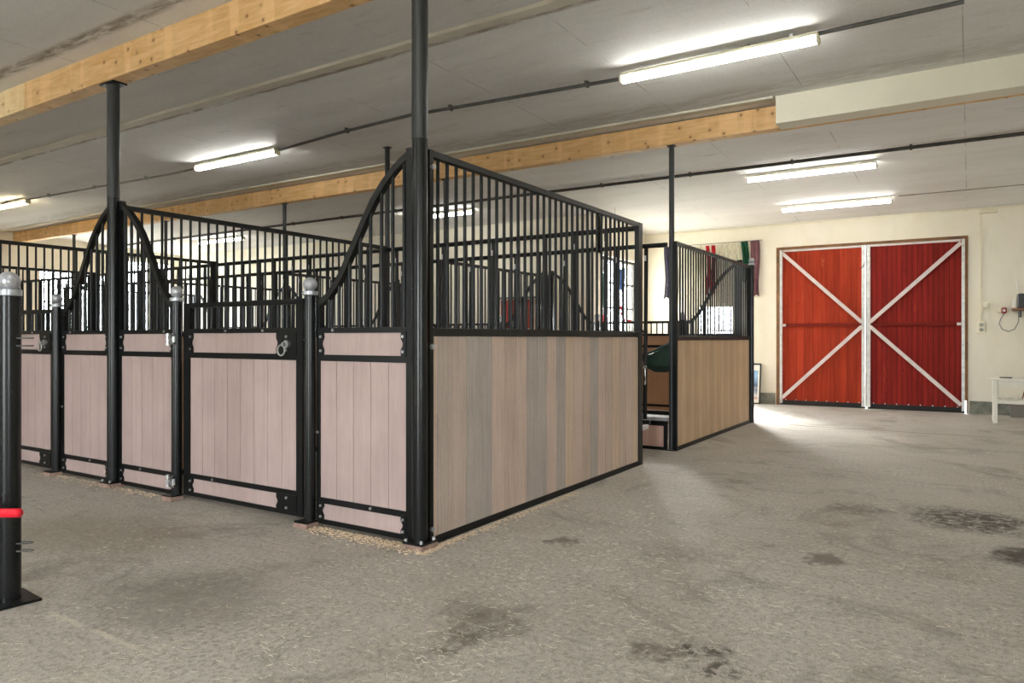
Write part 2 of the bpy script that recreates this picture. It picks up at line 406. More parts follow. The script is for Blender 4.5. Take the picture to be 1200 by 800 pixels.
# ceiling: level, then falling gently towards the far wall
CZ, CY, CZ2 = 3.5, 7.5, 3.265
def ceil_z(y): return CZ if y <= CY else CZ+(CZ2-CZ)*(y-CY)/(WY-CY)
bm = bmesh.new()
def slab(xa, xb, ys):
    vs = [[bm.verts.new((x, y, ceil_z(y)+d)) for x in (xa, xb)] for d in (0, .2) for y in ys]; n = len(ys)
    for i in range(n-1):
        bm.faces.new((vs[i][0], vs[i][1], vs[i+1][1], vs[i+1][0])); bm.faces.new((vs[i+n][0], vs[i+n][1], vs[i+n+1][1], vs[i+n+1][0]))
        for q in (0, 1): bm.faces.new((vs[i][q], vs[i+1][q], vs[i+n+1][q], vs[i+n][q]))
    bm.faces.new((vs[0][0], vs[0][1], vs[n][1], vs[n][0])); bm.faces.new((vs[n-1][0], vs[n-1][1], vs[2*n-1][1], vs[2*n-1][0]))
slab(X0-T, X1+T, [Y0-T, CY, 11.55]); slab(-5.75, X1+T, [11.55, WY+T])
struct(obj('ceiling', bm, CEIL), 'grey-white painted board ceiling with stains')
DX0, DX1, DZ = -2.965, -.03, 2.835
RX = -5.5; NY = 11.3
GD = (-4.47, -3.72, 0., 1.84)
wall_x('wall_back', WY, WY+T, RX-T, X1+T, [(DX0, DX1, 0, DZ), GD], 3.27)
wall_x('wall_back_left', NY, NY+T, X0-T, RX, [], 3.36)
WW = [(11.45, 13.3, 1.3, 2.68)]
wall_y('wall_recess', RX-T, RX, NY+T, WY, WW, 3.36)
LW = [(7.9, 9.45, 1.3, 2.75), (9.9, 11.1, 1.3, 3.15)]
wall_y('wall_left', X0-T, X0, Y0-T, NY, LW, 3.52)
wall_y('wall_right', X1, X1+T, Y0-T, WY, [(-3.4, -2.0, .9, 2.4)], 3.52)
wall_x('wall_front', Y0-T, Y0, X0, X1, [(-8.9, -7.9, .0, 2.2), (-1.2, .6, .0, 2.6)], 3.52)  # openings behind the camera added to let in fill daylight
# concrete plinth along the far wall
bm = bmesh.new(); box(bm, DX1+.02, X1, WY-.03, WY, 0, .2, .004); struct(obj('baseboard_right', bm, PLINTH))
bm = bmesh.new(); box(bm, GD[1]+.02, DX0-.02, WY-.03, WY, 0, .2, .004); struct(obj('baseboard_middle', bm, PLINTH))
# cover strip with cable clips where far wall meets ceiling
bm = bmesh.new(); box(bm, RX, X1, WY-.012, WY, 3.232, 3.25)
for k in range(36): box(bm, RX+.15+k*.31, RX+.175+k*.31, WY-.018, WY, 3.225, 3.258)
struct(obj('trim_1', bm, CREAMP), 'thin cream cable strip along the top of the far wall')

bm = bmesh.new(); box(bm, -70, 60, -60, 70, -.3, -.205); struct(obj('ground', bm, paint('outdoor_light_block', srgb(150, 146, 134), .9, 0, .2, 2)), 'pale ground plane added outside to block sky light from below')  # added plane, keeps sky light from below off the ceiling
# windows
def window(name, x0, x1, y0, y1, z0, z1, along, nx, nz, mat=WHITEP, label=None, th=.04):
    w = bpy.data.objects.new(name, None); C.objects.link(w); struct(w, label)
    L = (y1-y0) if along == 'y' else (x1-x0); bm = bmesh.new()
    def put(bm_, a, b2, za, zb, t):
        if along == 'y': box(bm_, x0-t/2, x0+t/2, y0+a, y0+b2, za, zb)
        else: box(bm_, x0+a, x0+b2, y0-t/2, y0+t/2, za, zb)
    put(bm, 0, .05, z0, z1, .06); put(bm, L-.05, L, z0, z1, .06); put(bm, .05, L-.05, z0, z0+.05, .06); put(bm, .05, L-.05, z1-.05, z1, .06)
    obj('window_frame', bm, mat, w)
    bm = bmesh.new()
    for k in range(1, nx): put(bm, L*k/nx-.015, L*k/nx+.015, z0+.05, z1-.05, th)
    for k in range(1, nz): put(bm, .05, L-.05, z0+(z1-z0)*k/nz-.015, z0+(z1-z0)*k/nz+.015, th-.006)
    if nx*nz > 1: obj('glazing_bar', bm, mat, w)
    else: bm.free()
    bm = bmesh.new(); put(bm, .04, L-.04, z0+.04, z1-.04, .006); obj('pane', bm, GLASS, w); return w
window('window_1', RX-.12, None, 11.45, 13.3, 1.3, 2.68, 'y', 4, 3, DARKP, 'dark barred window in the side wall of the recess')
window('window_2', X0-.12, None, 7.9, 9.45, 1.3, 2.75, 'y', 2, 2, GALV, 'bright window in the far left wall')
window('window_3', X0-.12, None, 9.9, 11.1, 1.3, 3.15, 'y', 2, 3, GALV, 'tall bright window at the end of the far left wall')
# glazed back door
d3 = bpy.data.objects.new('door_3', None); C.objects.link(d3); struct(d3, 'white glazed door flooded with daylight behind the far stall bars')
bm = bmesh.new(); x0, x1, z1 = GD[0], GD[1], GD[3]; y = WY+.1
for a, b2, c, d in ((x0, x0+.05, 0, z1), (x1-.05, x1, 0, z1), (x0+.05, x1-.05, z1-.05, z1), (x0+.05, x1-.05, .02, .12), (x0+.05, x1-.05, 1.33, 1.36)): box(bm, a, b2, y-.03, y+.03, c, d)
obj('door_frame', bm, WHITEP, d3); bm = bmesh.new(); box(bm, x0+.045, x1-.045, y-.003, y+.003, .1, z1-.04); obj('pane', bm, GLASS, d3)

def portal(x, y, z, sx, sy, rot):
    l = bpy.data.lights.new('daylight_portal', 'AREA'); l.shape = 'RECTANGLE'; l.size = sx; l.size_y = sy
    try: l.cycles.is_portal = True
    except Exception: pass
    o = bpy.data.objects.new('daylight_portal', l); C.objects.link(o); o.location = (x, y, z); o.rotation_euler = rot
portal((GD[0]+GD[1])/2, WY+.22, GD[3]/2, GD[1]-GD[0], GD[3], (-PI/2, 0, 0))
portal(RX-.22, 12.375, 1.99, 1.85, 1.38, (PI/2, 0, -PI/2))
portal(X0-.22, 8.675, 2.02, 1.55, 1.45, (PI/2, 0, -PI/2)); portal(X0-.22, 10.5, 2.22, 1.2, 1.85, (PI/2, 0, -PI/2))
portal(X1+.22, -2.7, 1.65, 1.4, 1.5, (PI/2, 0, PI/2))
portal(-.3, Y0-.22, 1.3, 1.8, 2.6, (PI/2, 0, 0)); portal(-8.4, Y0-.22, 1.1, 1.0, 2.2, (PI/2, 0, 0))

sl = bpy.data.lights.new('sun', 'SUN'); sl.energy = 17; sl.angle = math.radians(18); sl.color = (1, .97, .9)
so = bpy.data.objects.new('sun', sl); C.objects.link(so)
so.rotation_euler = Vector((.50, -.78, -.33)).to_track_quat('-Z', 'Y').to_euler()
# ---------------------------------------------------------------- red barn doors
bm = bmesh.new()
box(bm, DX0, DX0+.055, WY-.02, WY+.12, 0, DZ, .004); box(bm, DX1-.042, DX1, WY-.02, WY+.12, .2, DZ, .004)
box(bm, DX0+.055, DX1-.03, WY-.02, WY+.12, DZ-.045, DZ, .004)
box(bm, DX1-.02, DX1, WY-.02, WY+.12, 0, .2)
struct(obj('trim_2', bm, BROWNW), 'brown timber frame around the red barn doors')
def leaf(name, xa, xb, outer, mat, pitch, label):
    d = bpy.data.objects.new(name, None); C.objects.link(d); d.location = (xa, WY+.03, 0); struct(d, label)
    W = xb-xa; zt = DZ-.05; zb = .085
    col_boards('door_board', 0, W, zb, zt, lambda k: jit((.95, .95, .95), .08 if pitch < .1 else .13), mat, d, pitch=pitch, th=.03, groove=.006 if pitch > .1 else .01, deep=.4)
    # black rubber flap with bolts
    bm = bmesh.new(); box(bm, .0, W-.0, -.012, .01, .0005, .1); obj('rubber_flap', bm, RUBBER, d)
    for k in range(8): bolt(d, .1+(W-.2)*k/7, -.014, .095)
    # galvanised frame and braces
    bm = bmesh.new(); box(bm, -.0, .045 if outer == 'l' else .055, -.055, -.016, .03, zt, .003); obj('stile', bm, GALV, d)
    bm = bmesh.new(); box(bm, W-(.045 if outer == 'r' else .055), W, -.055, -.016, .03, zt, .003); obj('stile', bm, GALV, d)
    bm = bmesh.new(); box(bm, .056, W-.056, -.045, -.016, zt-.035, zt, .003); obj('top_rail', bm, GALV2, d)
    zm = 1.44; bm = bmesh.new(); box(bm, .056, W-.056, -.05, -.016, zm-.035, zm+.02, .004); obj('middle_rail', bm, paint('red_rail_'+name, srgb(112, 26, 16), .7, spec=.2), d)
    bx = .05 if outer == 'l' else W-.11
    bm = bmesh.new(); box(bm, bx, bx+.06, -.062, -.051, zm-.035, zm+.01, .003); obj('end_bracket', bm, GALV2, d)
    for za in (zt-.06, .13):
        p = (.05, 0, za) if outer == 'l' else (W-.05, 0, za); q = (W-.05, 0, zm+(.03 if za > 1 else -.04)) if outer == 'l' else (.05, 0, zm+(.03 if za > 1 else -.04))
        bm = bmesh.new(); sweep(bm, [(p[0], -.072, p[2]), (q[0], -.072, q[2])], 0, flat=(.058, .02)); obj('diagonal_brace', bm, GALV2, d)
    return d
leaf('door_1', -2.905, -1.51, 'l', REDL, .14, 'left leaf of the barn doors in orange-red wide boards with pale steel braces')
dr = leaf('door_2', -1.485, -.071, 'r', REDR, .075, 'right leaf of the barn doors in deep red narrow boards with pale steel braces')
bm = bmesh.new(); box(bm, -.02, .0, -.05, -.03, .03, DZ-.05); obj('cover_strip', bm, CABLEL, dr)
bm = bmesh.new(); sweep(bm, [(-.02, -.06, 2.5), (-.05, -.08, 2.42), (-.09, -.08, 2.38), (-.12, -.07, 2.39)], .006); obj('wire_hook', bm, ROPE, dr)

# ---------------------------------------------------------------- beams and battens
def beam(x0, x1, y0, y1, z0, z1, mat, label, cat='beam', name='timber_beam'):
    bm = bmesh.new(); box(bm, x0, x1, y0, y1, z0, z1, .004); return tag(obj(name, bm, mat), label, cat)
beam(-7.19, X1-.01, 3.12, 3.26, 3.26, CZ, GLULAM, 'knotty glued spruce beam nearest the camera resting on the two front columns')
beam(X0+.01, -7.195, 3.12, 3.26, 3.26, CZ, GLULAM2, 'paler spruce beam end butted to the near beam at the left edge')
beam(X0+.01, X1-.01, 7.37, 7.5, 3.26, 3.487, GLULAM, 'long spruce beam across the middle of the barn above the feed aisle')
bm = bmesh.new(); box(bm, -1.56, X1-.01, 7.12, 7.35, 3.235, CZ-.001, .004)
tag(obj('beam_casing', bm, BOXW), 'white boxed casing on the right part of the middle beam', 'beam casing')
beam(X0+.01, -1.58, 7.1, 7.2, 3.478, CZ, BATTEN, 'thin white ceiling batten just in front of the middle beam', 'batten', 'ceiling_batten')
beam(X0+.01, -2.2, 4.26, 4.36, 3.47, CZ, BATTEN, 'white ceiling batten running between near and middle beams', 'batten', 'ceiling_batten')
def column(x, y, r, z0, z1, label, near=False):
    t = thing('steel_column', label, 'column', (x, y, 0))
    if near:
        bm = bmesh.new(); box(bm, -.075, .075, -.075, .075, 0, .03, .003); obj('packing_board', bm, BRICK, t)
        bm = bmesh.new(); box(bm, -.072, .072, -.072, .072, .03, .042, .002); obj('base_plate', bm, BLACK, t)
        bm = bmesh.new(); rod(bm, (0, 0, .042), (0, 0, 2.337), r, 32); obj('post', bm, POSTB, t, None, True)
        bm = bmesh.new(); rod(bm, (0, 0, 2.337), (0, 0, z1-.012), r*1.02, 32); obj('upper_post', bm, COLG, t, None, True)['label'] = 'dull grey upper part of the post'
        bm = bmesh.new(); box(bm, -.1, .1, -.06, .06, z1-.012, z1); obj('cap_plate', bm, BLACK, t)
        for s in (-1, 1):
            for s2 in (-1, 1):
                bm = bmesh.new(); rod(bm, (s*.056, s2*.056, .042), (s*.056, s2*.056, .058), .01, 6); obj('anchor_bolt', bm, SILVER, t)
    else:
        bm = bmesh.new(); rod(bm, (0, 0, z0), (0, 0, z1-.01), r, 16); obj('post', bm, COLG, t, None, True)
        bm = bmesh.new(); box(bm, -.04, .04, -.035, .035, z1-.01, z1); obj('cap_plate', bm, BLACK, t)
        bm = bmesh.new(); box(bm, -.06, .06, -.06, .06, 0, .01); obj('base_plate', bm, BLACK, t)
    return t
BX = -2.66; BAY = 3.21
column(BX, 3.2, .046, 0, 3.26, 'tall black steel column at the near corner of the front stall block', True)
column(BX-BAY, 3.2, .046, 0, 3.26, 'tall black steel column between the two front stalls, under the near beam', True)
for x, l in ((-2.70, 'slim dark column at the near corner of the rear stall block'), (-5.75, 'slim dark column under middle beam, seen through the side bars'),
             (-8.85, 'slim dark column under middle beam rising behind the front stall door'), (-11.95, 'slim dark column under middle beam just right of the left front column'), (-15.07, 'slim dark column under middle beam farthest left')):
    column(x, 7.435, .028, .01, 3.26, l)
column(-5.935, 6.53, .03, .01, CZ, 'thin black column reaching the ceiling behind the curved front rail')

# ---------------------------------------------------------------- conduits
def conduit(pts, r, mat, label, clips=True, name='electrical_conduit'):
    t = thing(name, label, 'conduit', pts[0]); o = Vector(pts[0])
    bm = bmesh.new(); sweep(bm, [Vector(p)-o for p in pts], r, 8); obj('pipe', bm, mat, t, None, True)
    if clips:
        first = None
        a, b2 = Vector(pts[0]), Vector(pts[-1]); n = int((b2-a).length/1.25)
        for k in range(1, n):
            p = a+(b2-a)*k/n
            for q, q2 in zip(pts, pts[1:]):
                if q[0] <= p.x <= q2[0]: f = (p.x-q[0])/(q2[0]-q[0]); p = Vector(q).lerp(Vector(q2), f); break
            if first is None:
                bm = bmesh.new(); box(bm, -.012, .012, -r-.008, r+.008, -r-.004, .03); first = obj('clip', bm, mat, t, p-o)
            else: inst(first, 'clip', t, p-o)
    return t
conduit([(-17.4, 5.65, 3.465), (-13.9, 5.66, 3.465), (-11.4, 5.77, 3.465), (-9.35, 5.87, 3.465), (-8.62, 5.86, 3.465)], .014, CABLEL, 'pale conduit on the ceiling between the two lit tube lights at left')
conduit([(-8.6, 5.86, 3.462), (-7.15, 5.83, 3.462), (-5.83, 5.68, 3.462), (-4.8, 5.62, 3.462), (-2.62, 5.815, 3.462), (-.92, 5.74, 3.462), (-.034, 5.72, 3.462)], .017, CABLEG, 'grey conduit along the ceiling, ending at the top right')
conduit([(-17.4, 9.42, 3.385), (-8, 9.38, 3.385), (-2, 9.42, 3.385), (5.9, 9.46, 3.385)], .022, CABLED, 'dark conduit crossing the ceiling behind the middle beam')
conduit([(-.9, 12.1, 3.305), (5.9, 12.14, 3.305)], .007, CABLEL, 'thin pale cable leading right from the light above the red doors', False)

# ---------------------------------------------------------------- tube lights
def make_light(mat):
    t = thing('tube_light', '', 'ceiling light', (0, 0, 0))
    bm = bmesh.new(); box(bm, -.785, .785, -.043, .043, .034, .062, .006); obj('housing', bm, CREAMP, t)
    L = .77; pr = [(-.036, .034), (-.041, .028), (-.038, .006), (-.026, -.012), (0, -.02), (.026, -.012), (.038, .006), (.041, .028), (.036, .034)]
    bm = bmesh.new(); a = [bm.verts.new((-L, y, z)) for y, z in pr]; b2 = [bm.verts.new((L, y, z)) for y, z in pr]
    n = len(pr)
    for k in range(n): bm.faces.new((a[k], b2[k], b2[(k+1) % n], a[(k+1) % n]))
    bm.faces.new(a); bm.faces.new(b2[::-1]); obj('diffuser', bm, mat, t)
    for s in (-1, 1):
        bm = bmesh.new(); box(bm, s*.771, s*.795, -.043, .043, -.018, .035, .006); obj('end_cap', bm, CREAMP, t)
        bm = bmesh.new(); box(bm, s*.6-.012, s*.6+.012, -.035, .035, .06, .085); obj('mounting_clip', bm, SILVER, t)
    return t
Lp = make_light(TUBE); Lw = make_light(TUBEW)
Lp.location = (-1.73, 5.7, 3.39); Lp['label'] = 'large lit tube light at the upper right, nearest of those in view'
def lz(y): return ceil_z(y)-.085
for x, y, lab in ((-7.8, 5.78, 'lit tube light above the left front stall at upper left'),
                  (4.3, 5.7, 'lit tube light on the near ceiling row beyond the right of the frame'),
                  (-1.76, 9.93, 'lit tube light at right just behind the white beam casing and dark conduit'),
                  (-1.77, 12.1, 'lit tube light closest to the wall above the red doors'),
                  (-7.85, 9.93, 'lit tube light seen through the side bars of the front block'),
                  (-13.9, 9.93, 'lit tube light seen through the partition bars at left'),
                  (4.3, 9.93, 'lit tube light on the rear ceiling row beyond the right of the frame'),
                  (-8.4, 1.0, 'lit tube light over the front aisle outside the left of the frame'),
                  (-5.4, -.4, 'fill tube light added over the front aisle behind the foreground post'),  # extra lamp added to brighten the left stall panels
                  (-2.2, 1.2, 'lit tube light over the front aisle above the camera'),
                  (3.4, 1.0, 'lit tube light over the front aisle right of the camera'),
                  (-5.5, -2.8, 'lit tube light behind the camera on the left'),
                  (1.0, -2.8, 'lit tube light behind the camera on the right')):
    dup(Lp, (x, y, lz(y)), None, lab)
Lw.location = (-13.8, 5.7, lz(5)); Lw['label'] = 'warm yellowish tube light cut by the left edge of the picture'

# ---------------------------------------------------------------- stall parts
CURVE = [(.018, 1.442), (.09, 1.482), (.173, 1.563), (.231, 1.644), (.277, 1.724), (.345, 1.834), (.412, 1.943), (.478, 2.046), (.564, 2.144), (.649, 2.221), (.711, 2.263), (.782, 2.305)]
def curve_z(u):
    if u <= CURVE[0][0]: return CURVE[0][1]
    for (a, za), (b2, zb) in zip(CURVE, CURVE[1:]):
        if a <= u <= b2: return za+(zb-za)*(u-a)/(b2-a)
    return CURVE[-1][1]
def bracket(parent, x, s, z0, z1, w=.045, bolts=True):
    """black corner plate with a scalloped inner edge; s=+1 faces +x"""
    poly = [(x, z0)]; n = 12
    for k in range(n+1):
        f = k/n; poly.append((x+s*(w-.016*math.sin(PI*f)-.006*math.cos(4*PI*f)), z0+(z1-z0)*f))
    poly.append((x, z1))
    bm = bmesh.new(); prism(bm, poly, -.026, -.014); p = obj('corner_plate', bm, BLACK, parent)
    if bolts:
        for f in (.2, .8): bolt(p, x+s*(w*.45), -.026, z0+(z1-z0)*f)
    return p
def fixed_panel(loc, m, label, rotz=0, detail=True, tone=None):
    pinks_ = tone or pinks
    """short fixed stall front, w wide; grille rises in an s-curve towards x = m*w"""
    w = .815; t = thing('stall_front_panel', label, 'stall panel', loc, rotz)
    X = lambda u: m*u
    bm = bmesh.new()
    box(bm, X(0), X(.03), -.02, .02, .02, 1.46); box(bm, X(.748), X(w), -.02, .02, .02, 2.31)
    for a, b2 in ((.02, .05), (.15, .187), (1.055, 1.095), (1.232, 1.266)): box(bm, X(.03), X(.748), -.02, .02, a, b2)
    obj('frame', bm, BLACK, t)
    bm = bmesh.new(); sweep(bm, [(X(u), 0, z-.02) for u, z in [(0, 1.437)]+CURVE], 0, flat=(.04, .042)); obj('curved_rail', bm, RAILD, t)
    xs = sorted((X(.03), X(.748)))
    a = pinks_
    col_boards('boards', xs[0], xs[1], .187, 1.055, a, PINKB, t)
    for z0, z1 in ((.05, .15), (1.095, 1.232)): col_boards('board', xs[0], xs[1], z0, z1, a, PINKB, t, pitch=9)
    for k in range(8):
        u = .093+.0893*k
        if u < .74: bar(t, X(u), 1.26, round(curve_z(u)-.035, 2))
    if detail:
        for z0, z1 in ((.045, .16), (1.09, 1.238)):
            bracket(t, X(.026), m, z0, z1); bracket(t, X(.752), -m, z0, z1)
        bolt(t, X(.47), -.02, .17); bolt(t, X(.012), -.02, .6); bolt(t, X(.15), -.02, 1.25)
    return t
def make_door(loc, label, detail=True, tone=None):
    pinks_ = tone or pinks
    w = 1.29; t = thing('stall_door', label, 'stall door', loc)
    bm = bmesh.new()
    box(bm, 0, .077, -.02, .02, .035, 1.458); box(bm, w-.061, w, -.02, .02, .035, 1.458)
    for a, b2 in ((.035, .065), (.165, .2), (1.055, 1.095), (1.235, 1.268), (1.422, 1.458)): box(bm, .077, w-.061, -.02, .02, a, b2)
    obj('frame', bm, BLACK, t)
    col_boards('boards', .077, w-.061, .2, 1.055, pinks_, PINKB, t, pitch=.144)
    for z0, z1 in ((.065, .165), (1.095, 1.235)): col_boards('board', .077, w-.061, z0, z1, pinks_, PINKB, t, pitch=9)
    for k in range(12): bar(t, .077+.09*(k+.6), 1.262, 1.43)
    if detail:
        for z0, z1 in ((.06, .17), (1.09, 1.24)):
            bracket(t, .072, 1, z0, z1, .05); bracket(t, w-.056, -1, z0, z1, .2)
        bolt(t, .35, -.02, .182); bolt(t, .5, -.02, 1.25); bolt(t, .9, -.02, 1.25)
        # ring latch
        bm = bmesh.new(); rod(bm, (w-.13, -.026, 1.16), (w-.13, -.05, 1.16), .026, 16); h = obj('latch_rose', bm, SILVER, t, None, True)
        bm = bmesh.new(); rod(bm, (w-.13, -.05, 1.16), (w-.13, -.075, 1.16), .012, 12); obj('latch_spindle', bm, SILVER, h, None, True)
        bm = bmesh.new(); torus(bm, (w-.145, -.072, 1.12), .034, .0055); obj('latch_ring', bm, SILVER, t, None, True)
        bm = bmesh.new(); rod(bm, (w-.005, -.0, 1.19), (w+.04, -.0, 1.19), .011, 10); obj('latch_bolt', bm, SILVER, t, None, True)
    return t
def gate_post(x, y, label, hinges=None, tall=1.473, flip=1, base=True, r=.037):
    t = thing('gate_post', label, 'post', (x, y, 0))
    z = 0
    if base:
        bm = bmesh.new(); box(bm, -.06, .06, -.085, .018, 0, .03, .003); obj('packing_board', bm, BRICK, t)
        bm = bmesh.new(); box(bm, -.058, .058, -.083, .018, .03, .04, .002); obj('base_plate', bm, BLACK, t); z = .04
    bm = bmesh.new(); rod(bm, (0, 0, z), (0, 0, tall), r, 28); obj('post', bm, POSTB, t, None, True)
    bm = bmesh.new(); R = .045*r/.037; cr = .05*r/.037
    lathe(bm, [(cr*.9, tall), (cr, tall+.004), (cr, tall+.024), (cr*.93, tall+.028), (R*.55, tall+.03)]+[(R*math.cos(a), tall+.03+R*.92+R*math.sin(a)) for a in [math.radians(d) for d in range(-60, 90, 10)]]+[(0, tall+.03+R*1.92)], 28)
    obj('ball_finial', bm, BALL, t, None, True)
    for hz in (hinges or ()):
        s = flip
        bm = bmesh.new(); rod(bm, (-.03, -.052*s, hz-.045), (-.03, -.052*s, hz+.045), .011, 10)
        for dz in (-.034, 0, .034): rod(bm, (-.03, -.052*s, hz+dz-.009), (-.03, -.052*s, hz+dz+.009), .017, 12)
        h = obj('hinge', bm, SILVER, t, None, True)
        bm = bmesh.new(); box(bm, -.03, .045, -.058*s, -.044*s, hz-.01, hz+.008, .003); rod(bm, (.045, -.052*s, hz-.022), (.045, -.052*s, hz+.022), .013, 8); obj('hinge_arm', bm, SILVER, h)
        bm = bmesh.new(); rod(bm, (-.01, -.062*s, hz+.012), (.062, -.075*s, hz+.045), .004, 6); obj('hinge_pin', bm, SILVER, h)
        bm = bmesh.new(); prism(bm, [(0, hz-.012), (.058, hz-.04), (.058, hz-.028), (.02, hz)], -.07*s, -.06*s); obj('hinge_lever', bm, SILVER, h)
    return t
FY = 3.24
fixed_panel((BX-.87, FY, 0), 1, 'fixed stall front panel at the near corner, grille swooping up to the corner column')
gate_post(-3.567, 3.2, 'short black post with silver ball, right of the front stall door')
D1 = make_door((-4.95, FY, 0), 'front stall door with pinkish boards and ring latch, between two ball-topped posts')
gate_post(-5.003, 3.2, 'short black ball-topped post carrying the hinges of the front stall door', (1.19, .14))
fixed_panel((-5.045, FY, 0), -1, 'fixed stall front panel whose curved rail climbs left to the second column')
fixed_panel((-6.735, FY, 0), 1, 'fixed stall front panel whose curved rail climbs right to the second column')
gate_post(-6.777, 3.2, 'short black ball-topped post left of the second column')
dup(D1, (-8.16, FY, 0), None, 'stall door at the left edge, half hidden by the foreground post')
gate_post(-8.213, 3.2, 'short ball-topped hinge post hidden at the far left of the front row', (1.19, .14))
# foot wedges of dark steel where panels meet the corner column
def cols_from(seq): return lambda k: jit(seq[k % len(seq)], .02)
G1 = srgb(174, 159, 149); G2 = srgb(181, 164, 153); GB = srgb(166, 156, 149); TP = srgb(192, 170, 157); TO = srgb(193, 171, 151); BRN = srgb(183, 163, 149)
SEQ1 = [TP, G1, G2, GB, GB, TP, BRN, TP, GB, GB, TP, GB, TO, TP, BRN, GB, TP, BRN, TO, BRN, TP, TO, TO, TO]
SEQ2 = [srgb(194, 166, 134), srgb(200, 172, 140), srgb(188, 160, 128), srgb(198, 170, 140), srgb(192, 162, 128), srgb(203, 175, 144)]
SEQ3 = [srgb(196, 160, 130), srgb(186, 150, 122), srgb(204, 168, 138)]
def partition(loc, L, seq, label, top=2.29, n_bars=32, b0=.08, name='stall_side_panel', wt=1.236, first=None, wide=.09):
    t = thing(name, label, 'stall panel', loc, PI/2)
    bm = bmesh.new()
    box(bm, 0, .035, -.022, .022, .0, top); box(bm, L-wide, L, -.022, .022, 0, top)
    box(bm, .035, L-wide, -.02, .02, .0, .045)
    obj('frame', bm, BLACK, t)
    bm = bmesh.new(); box(bm, .035, L-wide, -.021, .021, top-.04, top, .003); obj('top_rail', bm, RAILD, t)
    bm = bmesh.new(); box(bm, .035, L-wide, -.024, .024, wt-.026, wt+.024, .003); obj('middle_rail', bm, RAILD, t)
    col_boards('boards', .035, L-wide, .045, wt-.026, cols_from(seq), TANB, t, first=first)
    for k in range(n_bars):
        x = b0+.0895*k
        if x < L-wide-.02: bar(t, x, wt+.02, top-.03)
    return t
s1 = partition((-2.652, 3.252, 0), 3.2, SEQ1, 'long outer side wall of the front block in mixed grey and tan boards', first=.045, b0=.103)
for z in (2.19, 1.15, .095):
    bm = bmesh.new(); rod(bm, (.016, -.04, z), (.016, -.02, z), .016, 12); rod(bm, (.016, -.048, z), (.016, -.04, z), .01, 12); obj('fixing_bolt', bm, SILVER, s1, None, True)
partition((-5.87, 3.27, 0), 3.16, SEQ3, 'barred partition between the two front stalls', name='stall_partition')
partition((-9.09, 3.27, 0), 3.16, SEQ3, 'barred partition at the left end of the second front stall', name='stall_partition')
partition((-12.3, 3.27, 0), 3.16, SEQ3, 'barred partition of the front block next to the leftmost one', name='stall_partition')
partition((-15.5, 3.27, 0), 3.16, SEQ3, 'leftmost barred partition of the front block', name='stall_partition')
s2 = partition((-2.65, 7.39, 0), 3.05, SEQ2, 'outer side wall of the rear block in even honey coloured boards', top=2.23, n_bars=33, b0=.075, wt=1.2, wide=.05)
for i, x in enumerate((-5.87, -9.09, -12.3, -15.5)):
    partition((x, 7.45, 0), 2.93, SEQ3, 'barred partition of the rear block, %s' % ('first left of its outer side wall', 'second left of its outer side wall', 'behind the left front column', 'farthest left of all')[i], top=2.23, wt=1.2, wide=.05, name='stall_partition')
# feed fences: wide-spaced upright tubes above a low board sill
def fence(x1, w, y, top, phase, label):
    t = thing('feed_fence', label, 'feed fence', (x1-w, y, 0))
    bm = bmesh.new(); rod(bm, (0, 0, top-.025), (w, 0, top-.025), .025, 12); obj('top_rail', bm, BLACK, t, None, True)
    bm = bmesh.new(); box(bm, 0, w, -.025, .025, .26, .31); box(bm, 0, w, -.02, .02, 0, .035)
    box(bm, 0, .03, -.02, .02, .035, .26); box(bm, w-.03, w, -.02, .02, .035, .26); obj('sill_frame', bm, BLACK, t)
    bm = bmesh.new(); box(bm, .0, w, .03, .3, .3, .345, .004); obj('sill_plate', bm, SILL, t)
    bm = bmesh.new(); box(bm, 0, w, .31, .35, .34, .385); obj('rear_rail', bm, BLACK, t)
    col_boards('boards', .03, w-.03, .035, .26, lambda k: jit(srgb(196, 160, 146), .03), PINKB, t)
    first = None; k = 0; x = w-phase
    while x > .05:
        if first is None:
            bm = bmesh.new(); rod(bm, (0, 0, 0), (0, 0, top-.03-.31), .022, 14); first = obj('upright_tube', bm, BLACK, t, (x, 0, .31), True); o = first
            bm = bmesh.new(); box(bm, -.012, .012, -.032, -.024, top-.5, top-.44, .003); fc2 = obj('weld_plate', bm, SILVER, o)
        else:
            o = inst(first, 'upright_tube', t, (x, 0, .31)); inst(fc2, 'weld_plate', o, (0, 0, 0))
        o.rotation_euler = (0, math.radians(random.uniform(-.5, .9)), 0)
        x -= .336; k += 1
    return t
for i, (n1_, n2_) in enumerate((('behind the nearest stall', 'nearest the outer side wall'), ('behind the second stall', 'second from the outer side wall'), ('behind the third stall bay', 'third from the outer side wall'), ('at the far left end', 'at the far left end'))):
    x1 = BX-i*BAY-(.0 if i else .03)
    fence(x1, BAY-.04, 6.46, 2.275, .33, 'feed fence of upright tubes closing the front block '+n1_)
    fence(x1-(.05 if not i else 0), BAY-.09, 7.4, 2.225, .25, 'feed fence of upright tubes along the rear block, bay '+n2_)
